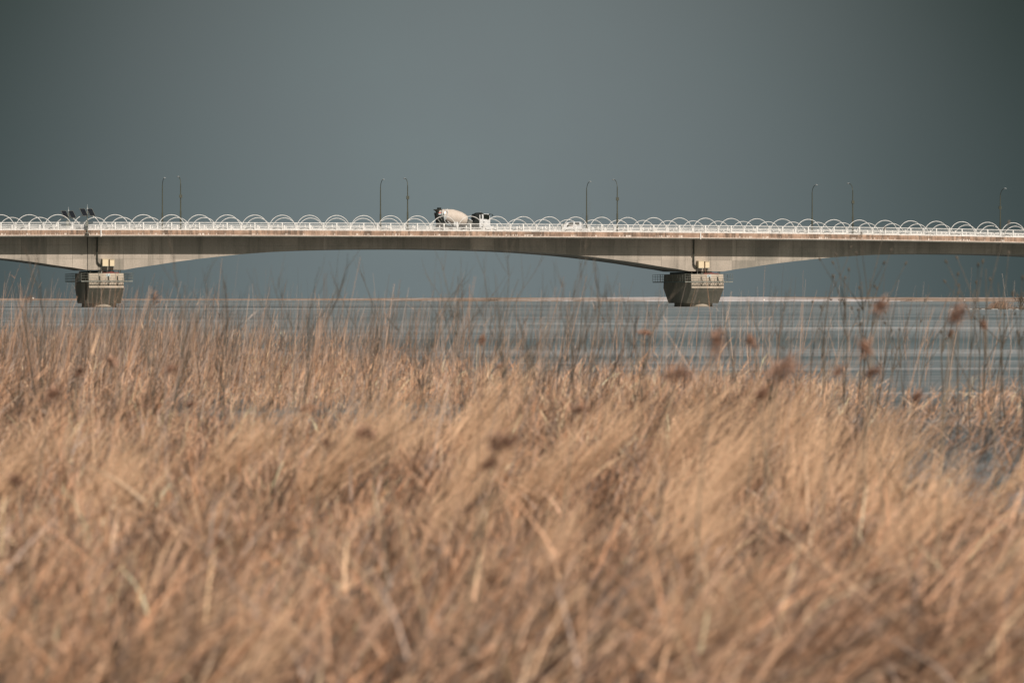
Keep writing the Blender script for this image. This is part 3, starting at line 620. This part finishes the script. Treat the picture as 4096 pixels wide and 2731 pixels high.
# ------------------------------------------------------------------ dry plants
PAL = np.array([[.56, .345, .222], [.62, .41, .285], [.50, .275, .16], [.38, .30, .25], [.68, .46, .30], [.13, .09, .062]])
def ribbons(base, az, lean, L, wd, bend, tint, segs=4, waz=None, taper=.75):
    n = len(L); t = np.linspace(0, 1, segs+1)[None, :, None]
    d = np.stack([np.cos(az), np.sin(az), np.zeros(n)], 1)[:, None, :]; up = np.array([0, 0, 1.])[None, None, :]
    L_ = L[:, None, None]; le = lean[:, None, None]; b = bend[:, None, None]
    p = base[:, None, :] + L_*(t*(np.sin(le)*d + np.cos(le)*up) + b*t*t*(d*.8 - up*.55*np.sign(b)*np.ones_like(t)))
    if waz is None: waz = RNG.uniform(0, PI, n)
    wv = np.stack([np.cos(waz), np.sin(waz), np.zeros(n)], 1)[:, None, :]
    half = (wd[:, None, None]/2)*(1 - taper*t**1.5)
    V = np.stack([p - wv*half, p + wv*half], 2).reshape(-1, 3)
    bi = (np.arange(n)*(2*(segs+1)))[:, None] + (np.arange(segs)*2)[None, :]
    Fc = np.stack([bi, bi+1, bi+3, bi+2], -1).reshape(-1, 4)
    T = np.repeat(tint, 2*(segs+1), 0)
    return V, Fc, T, p
class Mass:
    def __init__(self): self.V = []; self.F = []; self.T = []; self.n = 0
    def add(self, V, Fc, T): self.V.append(V); self.F.append(Fc + self.n); self.T.append(T); self.n += len(V)
    def build(self, name, parent=None, matr=None):
        V = np.concatenate(self.V); Fc = np.concatenate(self.F); T = np.concatenate(self.T)
        me = bpy.data.meshes.new(name); me.vertices.add(len(V)); me.vertices.foreach_set('co', V.astype(np.float32).ravel())
        me.loops.add(Fc.size); me.loops.foreach_set('vertex_index', Fc.astype(np.int32).ravel())
        me.polygons.add(len(Fc)); me.polygons.foreach_set('loop_start', np.arange(0, Fc.size, 4, dtype=np.int32))
        me.update(calc_edges=True)
        a = me.attributes.new('tint', 'FLOAT_COLOR', 'POINT'); a.data.foreach_set('color', np.concatenate([T, np.ones((len(T), 1))], 1).astype(np.float32).ravel())
        me.materials.append(matr or M['reed']); o = bpy.data.objects.new(name, me); C.objects.link(o)
        if parent: o.parent = parent
        return o
def nz2(x, y, sc_, seed=0.):
    return np.array([mn.noise(Vector((a*sc_, b*sc_, seed))) for a, b in zip(x, y)])
def tints(n, w, clump=None, var=.12):
    clump = None if clump is None else np.clip(clump, -.84, .42)
    idx = RNG.choice(len(PAL), n, p=np.array(w)/sum(w)); T = PAL[idx]*np.array([[1.02, 1.0, 1.0]])*(1 + var*RNG.standard_normal(n))[:, None]
    if clump is not None: T = T*(1 + clump)[:, None]
    return np.clip(T, .015, .85)
_HT = RNG.random(8192)
def cell(x, y, sx, sy, k=0):                      # one random number per tuft
    ix = np.floor(x/sx + k*.37).astype(np.int64); iy = np.floor(y/sy + k*.61).astype(np.int64)
    return _HT[((ix*73856093) ^ (iy*19349663) ^ (k*83492791)) & 8191]
def frustum(n, y0, y1, u0, u1, power=1.):
    y = y0 + (y1-y0)*RNG.random(n)**power; lo = u0*y - (3.2 if u0 < -.1 else 0); hi = u1*y + (3.2 if u1 > .1 else 0)
    return lo + (hi-lo)*RNG.random(n), y
def plants(mass, x, y, z0, H, lean_az, lean, stem_w, leaf_w, nleaf, w, clump, leafL=(.25, .6), stem_share=1.):
    n = len(x); base = np.stack([x, y, z0], 1); T = tints(n, w, clump)
    V, Fc, TT, P = ribbons(base, lean_az, lean, H, np.full(n, stem_w)*RNG.uniform(.7, 1.3, n), RNG.normal(.04, .06, n), T*.9, 5, taper=.6)
    mass.add(V, Fc, TT)
    for _ in range(nleaf):
        k = RNG.random(n)*.75 + .12; i0 = np.minimum((k*5).astype(int), 4); fr = (k*5 - i0)[:, None]
        b = P[np.arange(n), i0]*(1-fr) + P[np.arange(n), i0+1]*fr
        az = lean_az + RNG.normal(0, 1.3, n); L = RNG.uniform(*leafL, n)*np.clip(H, .3, 1.1)
        Vl, Fl, Tl, _p = ribbons(b, az, RNG.uniform(.15, 1.2, n) + lean*.5, L, np.full(n, leaf_w)*RNG.uniform(.6, 1.4, n), RNG.uniform(.0, .5, n), np.clip(T*(1+.15*RNG.standard_normal(n))[:, None], .015, .9), 3)
        mass.add(Vl, Fl, Tl)
WT_ = [5, 3, 4, 2.5, 1.5, 1.2]

# 1. flattened reed and grass mat in front
def gap(u, y):                                   # the strip of open ice left of centre
    return np.clip(1 - ((u+.052)/.042)**2, 0, 1)*(y > 33)
ms = Mass(); n = 310000
x, y = frustum(n, 9.3, 49, -.145, .145, .70)
u = x/y
clump = nz2(x, y, .55, 1.)*.9 + nz2(x, y, 1.7, 2.)*.55
spot = nz2(x, y, 5.5, 6.)
edge = 44 + 3*nz2(x, y*0, .5, 3.)
dens = .60 + 1.3*nz2(x, y*.5, .42, 5.) + .5*spot - np.clip((u-.045)*9, 0, .52)*np.clip((y-14)/10, 0, 1) - 1.4*gap(u, y) - .35*(y > 34)
keep = (y < edge) & (RNG.random(n) < np.clip(dens, .04, 1))
x, y, u, clump, spot = x[keep], y[keep], u[keep], clump[keep], spot[keep]; n = len(x)
H = (.29 + .17*np.clip(clump, -1, 1.3))*RNG.uniform(.5, 1.3, n)*(1 - .45*gap(u, y))*np.where(y > 30, 1.15, 1.)
tall = (RNG.random(n) < .006) & (y > 22); H[tall] *= RNG.uniform(1.4, 2.0, tall.sum())
laz = nz2(x, y, .35, 9.)*.8 + RNG.normal(0, .45, n) + (cell(x, y, .14, .35, 7)-.5)*np.where(y < 17, .6, 1.4)
lean = np.clip(.20 + np.clip((17-y)*.085, 0, .55) + np.clip(u*4, -.2, .55) + .35*nz2(x, y, .55, 12.) + RNG.normal(0, .15, n) + (cell(x, y, .16, .4, 3)-.5)*np.where(y < 17, .4, .8), -.5, 1.36)
plants(ms, x, y, np.full(n, .03), H/np.cos(np.clip(lean, 0, 1.2))**.9*np.where(y < 17, 1.25, 1.), laz, lean, .006, .009, 2, WT_, clump*.25 + spot*.35 + (cell(x, y, .06, .2, 1)-.60)*1.9 + (cell(x, y, .2, .5, 2)-.5)*.6 + .04 - .55*np.clip(nz2(x, y, .20, 15.)*2.2 + np.clip(-u*2.5, 0, .25) + np.clip((12.5-y)*.12, 0, .3), -.15, .9), (.35, .8))
nb = 170; bx, by = frustum(nb, 10, 30, -.15, .15, .8)
for i in range(nb):                              # pale tufts lying together
    k = RNG.integers(30, 110); le = .35 + .9*RNG.random(); px_ = bx[i] + RNG.normal(0, .05, k); py_ = by[i] + RNG.normal(0, .05, k); L = RNG.uniform(.35, .75)
    V, Fc, TT, _ = ribbons(np.stack([px_, py_, np.full(k, .05)], 1), RNG.normal(.0, .25, k), RNG.normal(le*(.6 if by[i] > 17 else 1), .12, k), L/max(.45, math.cos(le))**.8*RNG.uniform(.6, 1.05, k), np.full(k, .008), RNG.uniform(0, .25, k), np.clip(np.array([[.68, .45, .29]])*(.8+.3*RNG.random((k, 1))), 0, .8), 4, RNG.uniform(0, .6, k)); ms.add(V, Fc, TT)
tag(ms.build('flattened_dry_reeds'), 'matted tan reeds and grass filling the foreground, out of focus', 'dry reeds', kind='stuff')

# 2. middle bed standing on the ice edge
THIN = [1.3, .6, .7, 4, .2, 4.5]
def bed(n, y0, y1, u0, u1, pw, front, back, densf, seed, hs, hmax, label):
    ms = Mass(); x, y = frustum(n, y0, y1, u0, u1, pw); u = x/y
    cl = nz2(x, y, .35, seed) + .5*nz2(x, y, 1.3, seed+1)
    keep = (y > front(x, u)) & (y < back(x, u)) & (RNG.random(n) < np.clip(densf(u, y, cl), .02, 1))
    x, y, u, cl = x[keep], y[keep], u[keep], cl[keep]; n = len(x)
    H = (.16 + RNG.exponential(1., n)*hs(u, y))*(1 + .3*cl); tk = RNG.random(n) < np.clip(.035 + .16*nz2(x, y, .8, seed+5), .004, .2); H[tk] = RNG.uniform(.8, 1.65, tk.sum()); H = np.minimum(H, hmax*RNG.uniform(.8, 1.1, n))
    az = nz2(x, y, .2, seed+2) + RNG.normal(0, .6, n); le = np.clip(RNG.normal(.15, .15, n) + (cell(x, y, .5, 1.2, 6)-.5)*.35, -.4, .7)
    lo = H < .62; tl = ~lo; z = np.zeros(n); wf = np.sqrt(y/60)
    plants(ms, x[lo], y[lo], z[lo], H[lo], az[lo], le[lo]*1.5, .007, .011, 3, WT_, cl[lo]*.28 + (cell(x[lo], y[lo], .12, .5, 4)-.42)*1.0 - .3*np.clip(-(u[lo]+.06)*14, 0, 1), (.25, .6))
    plants(ms, x[tl], y[tl], z[tl], H[tl], az[tl], le[tl], .0075, .008, 1, THIN, cl[tl]*.2 + (cell(x[tl], y[tl], .3, .8, 5)-.6)*.8, (.1, .28))
    return tag(ms.build('reed_bed'), label, 'reed bed', kind='stuff')
bed(84000, 43, 80, -.155, .155, .8, lambda x, u: 49 + 1.5*nz2(x, x*0, .35, 21.) - np.clip((u-.0)*60, 0, 5), lambda x, u: 63 + 8*nz2(x, x*0, .12, 22.) + np.where(u < -.03, 12, 0) - np.clip((u-.03)*130, 0, 11),
    lambda u, y, cl: .62 + 1.2*cl - np.clip((u-.05)*6, 0, .5), 23., lambda u, y: .20 + np.clip(-u*1.3, -.06, .12), 1.9, 'band of tan reeds rising from the ice across the middle')
# 3. taller, sharper bed further out on the left
bed(17000, 76, 150, -.17, -.035, .9, lambda x, u: 0*x, lambda x, u: 0*x+200, lambda u, y, cl: .62 + 1.1*cl - np.clip((u+.095)*12, 0, .75) - np.clip((y-115)/60, 0, .4), 33., lambda u, y: .38 + 0*u, 2.2, 'taller sharper reeds on the left below the left pier')

# 4. scattered tall thin stalks above the beds
ms = Mass(); n = 4200
x, y = frustum(n, 22, 110, -.15, .15, .9); u = x/y
cl = nz2(x, y, .5, 43.); keep = (RNG.random(n) < np.clip(.5 + 1.6*cl, .03, 1)*np.clip(1.1-(u+.02)*4, .4, 1)) & ~((y > 33) & (y < 44))
x, y, u, cl = x[keep], y[keep], u[keep], cl[keep]; n = len(x)
Hm = EYE + (RNG.normal(-25, 70, n))*y/F; H = np.clip(Hm, .7, 2.3)
plants(ms, x, y, np.zeros(n), H, RNG.normal(0, .9, n), np.clip(RNG.normal(.12, .14, n), -.3, .5), .0085, .009, 1, THIN, cl*.2, (.1, .25))
tag(ms.build('tall_reed_stalks'), 'thin scattered stalks standing above the reed beds', 'reed stalks', kind='stuff')

# individual reeds with plumes
def plume_reed(px, py, d, size, dark, label, droop=1, bank=.0, flat=.5):
    x = (px-2048)/F*d; ztop = EYE - (py-HOR)*d/F
    rnd = np.random.default_rng(int(px*7+py)); r = thing('plume_reed', (x-.08*droop, d, 0), 0, label, 'reed', 'dry reeds with brown plumes')
    ztop = max(ztop, .3); pts = [(0, 0, -.02), (.02*droop, 0, ztop*.5), (.08*droop, 0, ztop)]
    MB().tube(pts, [.005, .0045, .003], 5).build('stem', M['stalk'], r)
    size *= 1.35; dark *= .6; ms = Mass(); n = 130; k = rnd.random(n)
    base = np.stack([.08*droop + droop*size*flat*(k-.35)*.8 + rnd.normal(0, size*.10, n), rnd.normal(0, size*.12, n), ztop + size*(.5-flat*.5)*(k-.5)*1.4 - size*.25*(k-.4)**2 + rnd.normal(0, size*.09, n)], 1)
    T = np.where(rnd.random((n, 1)) < dark, np.array([[.20, .115, .08]]), np.array([[.46, .28, .20]]))*(1+.25*rnd.standard_normal((n, 1)))
    V, Fc, TT, _ = ribbons(base, np.where(droop > 0, 0, PI) + rnd.normal(0, .9, n), rnd.uniform(.4, 2., n), size*rnd.uniform(.18, .42, n), np.full(n, .009), rnd.uniform(0, .4, n), np.clip(T, .01, .8), 2, rnd.uniform(0, PI, n))
    ms.add(V, Fc, TT); ms.build('plume', r)
    n = 1; kk = rnd.uniform(.2, .8, n); base = np.stack([.08*droop*kk*kk, kk*0, ztop*kk], 1)
    ms = Mass(); V, Fc, TT, _ = ribbons(base, rnd.uniform(-PI, PI, n), rnd.uniform(.3, .9, n), rnd.uniform(.2, .4, n), np.full(n, .014), rnd.uniform(.1, .5, n), np.tile([[.48, .33, .21]], (n, 1)), 4, rnd.uniform(0, PI, n)); ms.add(V, Fc, TT); ms.build('leaf', r)
M['stalk'] = mat('reed_stalk', (.24, .17, .11), .8); t = NT(M['stalk']); t.l.new(t.ramp(t.noise(t.coord((3, 3, 1)), 5., 3), [(.3, (.13, .10, .07)), (.7, (.34, .25, .17))]), t.b.inputs['Base Color'])
PR = [(3509, 1228, 19, .10, .25, 'large pale brown blurred plume against the ice right of the right pier', 1, .35),
 (3819, 1258, 16, .10, .35, 'round reddish blurred plume highest near the right edge', 1, .3),
 (2694, 1501, 13, .075, .85, 'dark brown blurred plume low under the right pier', 1, .9),
 (3108, 1480, 14, .12, .35, 'broad brown blurred plume at the ice edge, left of a smaller dark one', 1, .5),
 (3480, 1489, 17, .075, .75, 'compact dark plume with a paler one just above it', 1, .6),
 (3474, 1393, 17, .085, .3, 'pale brown plume directly above a compact dark plume', -1, .3),
 (2856, 1368, 15, .10, .15, 'tall orange tan plume lit brightly below the right pier', 1, .1),
 (3015, 1365, 20, .08, .25, 'small slanting orange plume just right of the tall bright one', -1, .3),
 (3345, 1483, 18, .06, .3, 'faint brown plume between the broad and the compact dark plumes', 1, .4),
 (3039, 1576, 19, .07, .5, 'brown plume hanging under the broad brown plume', 1, .3),
 (670, 1477, 26, .085, .6, 'dark round plume in the left reeds, right of two others in a row', 1, .6),
 (456, 1445, 24, .085, .5, 'brown plume in the left reeds, highest of a row of three', -1, .5),
 (313, 1486, 24, .07, .55, 'brown plume in the left reeds, leftmost of a row of three', 1, .3),
 (200, 1580, 20, .10, .4, 'wide brown smudge of a plume near the left edge', 1, .4),
 (757, 1616, 26, .06, .6, 'flat dark plume hanging over the inner ice gap at left', 1, .9),
 (1219, 1637, 24, .10, .65, 'long flat dark plume over the inner ice gap', 1, 1.),
 (1985, 1770, 12, .095, .9, 'biggest darkest plume, in the middle of the foreground', 1, .8),
 (1945, 1855, 12, .05, .9, 'small dark tuft just below the biggest dark plume', 1, .6),
 (1303, 1771, 17, .035, .95, 'tiny dark round seed head left of centre in the foreground', 1, .3),
 (1480, 1735, 14, .07, .55, 'flat brown plume left of the biggest dark plume', -1, .9),
 (2307, 1640, 18, .06, .8, 'flat dark plume right of centre where the reeds thicken', 1, .9),
 (1994, 1466, 30, .06, .6, 'round brown plume at the middle of the tan reed tops', 1, .4),
 (1924, 1360, 32, .08, .35, 'reddish brown plume over the ice at centre', 1, .2),
 (2569, 1332, 28, .07, .3, 'flat pinkish plume over the ice left of the right pier', 1, 1.),
 (70, 1920, 13, .05, .8, 'dark plume at the far left edge, lowest of all', -1, .4),
 (615, 1193, 60, .22, .9, 'slim dark upright plume crossing the horizon right of the left pier', 1, .05),
 (108, 1197, 100, .28, .3, 'brown drooping plume at the horizon left of the left pier', 1, .6),
 (3660, 1667-80, 18, .06, .5, 'brown plume low among dark stalks at right', 1, .4),
 (3800, 1333, 30, .06, .7, 'small dark seed head under the round reddish plume at right', 1, .2),
 (3940, 1300, 26, .06, .5, 'slender brown plume beside the tall dark stalks at right', -1, .1)]
for p in PR: plume_reed(*p[:6], droop=p[6], flat=p[7])

# bare shrubs and budded weeds
M['twig'] = mat('bare_twigs', (.07, .06, .045), .85); t = NT(M['twig']); t.l.new(t.ramp(t.noise(t.coord(), 6., 3), [(.3, (.045, .038, .028)), (.7, (.12, .095, .07))]), t.b.inputs['Base Color'])
def shrub(px, ytop, d, spread, nst, label, buds=False, name='bare_shrub', cat='shrub', grp='bare shrubs rising over the reeds', thick_=.0085):
    x = (px-2048)/F*d; H = EYE - (ytop-HOR)*d/F; rnd = random.Random(int(px+ytop)); r = thing(name, (x, d, 0), 0, label, cat, grp)
    mb = MB(); bd = MB()
    def br(p, dr, L, rad, dep):
        pts = [p]; v = dr.copy(); q = p.copy(); k = 5
        for i in range(k):
            v = (v + Vector((rnd.gauss(0, .07), rnd.gauss(0, .07), .035))).normalized(); q = q + v*L/k; pts.append(q.copy())
        mb.tube(pts, [rad*(1-.6*i/k) for i in range(k+1)], 4, False)
        if dep > 0:
            for j in range(rnd.randint(2, 4)):
                i = rnd.randint(2, k-1); w = (v + Vector((rnd.gauss(0, .38), rnd.gauss(0, .38), .25))).normalized()
                br(pts[i].copy(), w, L*rnd.uniform(.35, .6), rad*.6, dep-1)
        elif buds:
            e = pts[-1]; bd.lathe(e, v, [(-.022, .004), (-.01, .011), (.008, .012), (.025, .004)], 6)
    for k in range(nst):
        dr = Vector((rnd.gauss(.04, spread), rnd.gauss(0, spread), 1)).normalized()
        br(Vector((rnd.gauss(0, .07), rnd.gauss(0, .07), -.02)), dr, H*rnd.uniform(.72, 1.0), thick_, 2 if not buds else 1)
    mb.build('branches', M['twig'], r)
    for q in range(0, len(bd.v), 24):
        h_ = MB(); h_.v = bd.v[q:q+24]; h_.f = [f for f in bd.f if q <= f[0] < q+24]; h_.f = [tuple(i-q for i in f) for f in h_.f]; h_.build('seed_head', M['twig'], r)
for a in ((1705, 1165, 44, .17, 5, 'dark bare shrub in the middle, left of the tallest leafless shrub'), (1852, 1060, 42, .13, 5, 'tallest bare shrub at centre reaching above the horizon'), (2074, 1255, 38, .2, 5, 'low open bare shrub over the ice at centre'),
  (2193, 1115, 41, .12, 5, 'narrow dark bare shrub left of a bushier one, right of centre'), (2322, 1140, 40, .2, 6, 'bushy dark bare shrub midway between centre and right pier'), (2530, 1190, 37, .14, 4, 'thin bare shrub just left of the right pier'),
  (1480, 1170, 50, .15, 4, 'faint bare shrub left of centre beyond the ice gap'), (3010, 1250, 38, .16, 4, 'thin bare shrub over the ice right of the right pier'), (625, 1075, 34, .10, 3, 'blurred bare stems reaching above the horizon right of the left pier'),
  (880, 1110, 36, .12, 3, 'blurred bare stems standing over the ice between left pier and centre'), (1180, 1130, 40, .14, 4, 'open bare shrub midway between the left pier and the centre'), (160, 1090, 42, .09, 3, 'thin bare stems near the left edge, taller than the reeds')):
    shrub(*a)
for a in ((3267, 1125, 46, .07, 3, 'budded weed with three forked stalks right of the right pier'), (3390, 1060, 42, .06, 2, 'tallest slanting budded weed at right, head above the shore'), (3440, 1100, 44, .05, 3, 'budded weed with dark heads just right of the tallest slanting one'),
  (3505, 1110, 47, .09, 3, 'budded weed leaning right beside the dark headed one'), (3615, 1170, 45, .08, 2, 'short budded weed midway along the right shore'), (3797, 1140, 40, .05, 2, 'budded weed standing alone before the round reddish plume'),
  (3886, 1020, 38, .03, 2, 'tall pair of bending dark stalks near the right edge'), (3946, 1125, 48, .08, 3, 'branching budded weed right of the tall bending stalks'), (4035, 1085, 42, .05, 2, 'tall dark budded weed close to the right edge'), (4083, 1240, 34, .05, 2, 'thick dark stalks leaning right at the right edge')):
    shrub(*a, buds=True, thick_=.0115, name='budded_weed', cat='weed', grp='dark budded weeds at the right')

# islet with reed clump at the right edge
d = 455.; x0 = (3960-2048)/F*d; x1 = (4300-2048)/F*d
mb = MB(); rows = []
for j in range(7):
    for i in range(25):
        xx = x0-2.5 + (x1-x0+2.5)*i/24; yy = d + 2.2*j
        mb.v.append((xx, yy, (-.03 if j in (0, 6) else .13*min(1, i/6.) + .05*mn.noise(Vector((xx, yy*.3, 0))))))
mb.f = [(j*25+i, j*25+i+1, (j+1)*25+i+1, (j+1)*25+i) for j in range(6) for i in range(24)]
mb.build('islet', M['mud'], smooth=True)['kind'] = 'structure'
mb = MB()
for i in range(17):
    xx = x0-4.5+i*random.uniform(.7, .95); mb.lathe((xx, d-.5+random.uniform(-.2, .2), 0), (0, 0, 1), [(-.01, .3), (.02, .26), (.045, .1)], 7)
tag(mb.build('ice_rubble', M['float'], smooth=True), 'white broken ice along the edge of the small islet', 'ice rubble', kind='stuff')
ms = Mass(); n = 420; x = RNG.normal((4010-2048)/F*d, .5, n); y = d + 4 + RNG.normal(0, 1.5, n)
plants(ms, x, y, np.full(n, .1), RNG.uniform(.5, 1.2, n), np.zeros(n), RNG.normal(.42, .08, n), .03, .03, 2, [4, 3, 1, 4, 1, 2], np.full(n, -.3), (.2, .4))
n = 260; x = RNG.uniform((4040-2048)/F*d, x1, n); y = d + 4 + RNG.normal(0, 1.5, n)
plants(ms, x, y, np.full(n, .1), RNG.uniform(.15, .35, n), np.zeros(n), RNG.normal(.3, .2, n), .03, .03, 2, [4, 3, 1, 4, 1, 2], np.full(n, -.3), (.2, .4))
tag(ms.build('reed_clump'), 'small slanting clump of tan reeds on the islet near the right edge', 'reed clump', kind='stuff')
shrub(4083, 1176, d+4, .3, 16, 'dark bare bush on the islet at the right edge below the bridge', name='bare_bush', cat='bush', grp=None, thick_=.04)
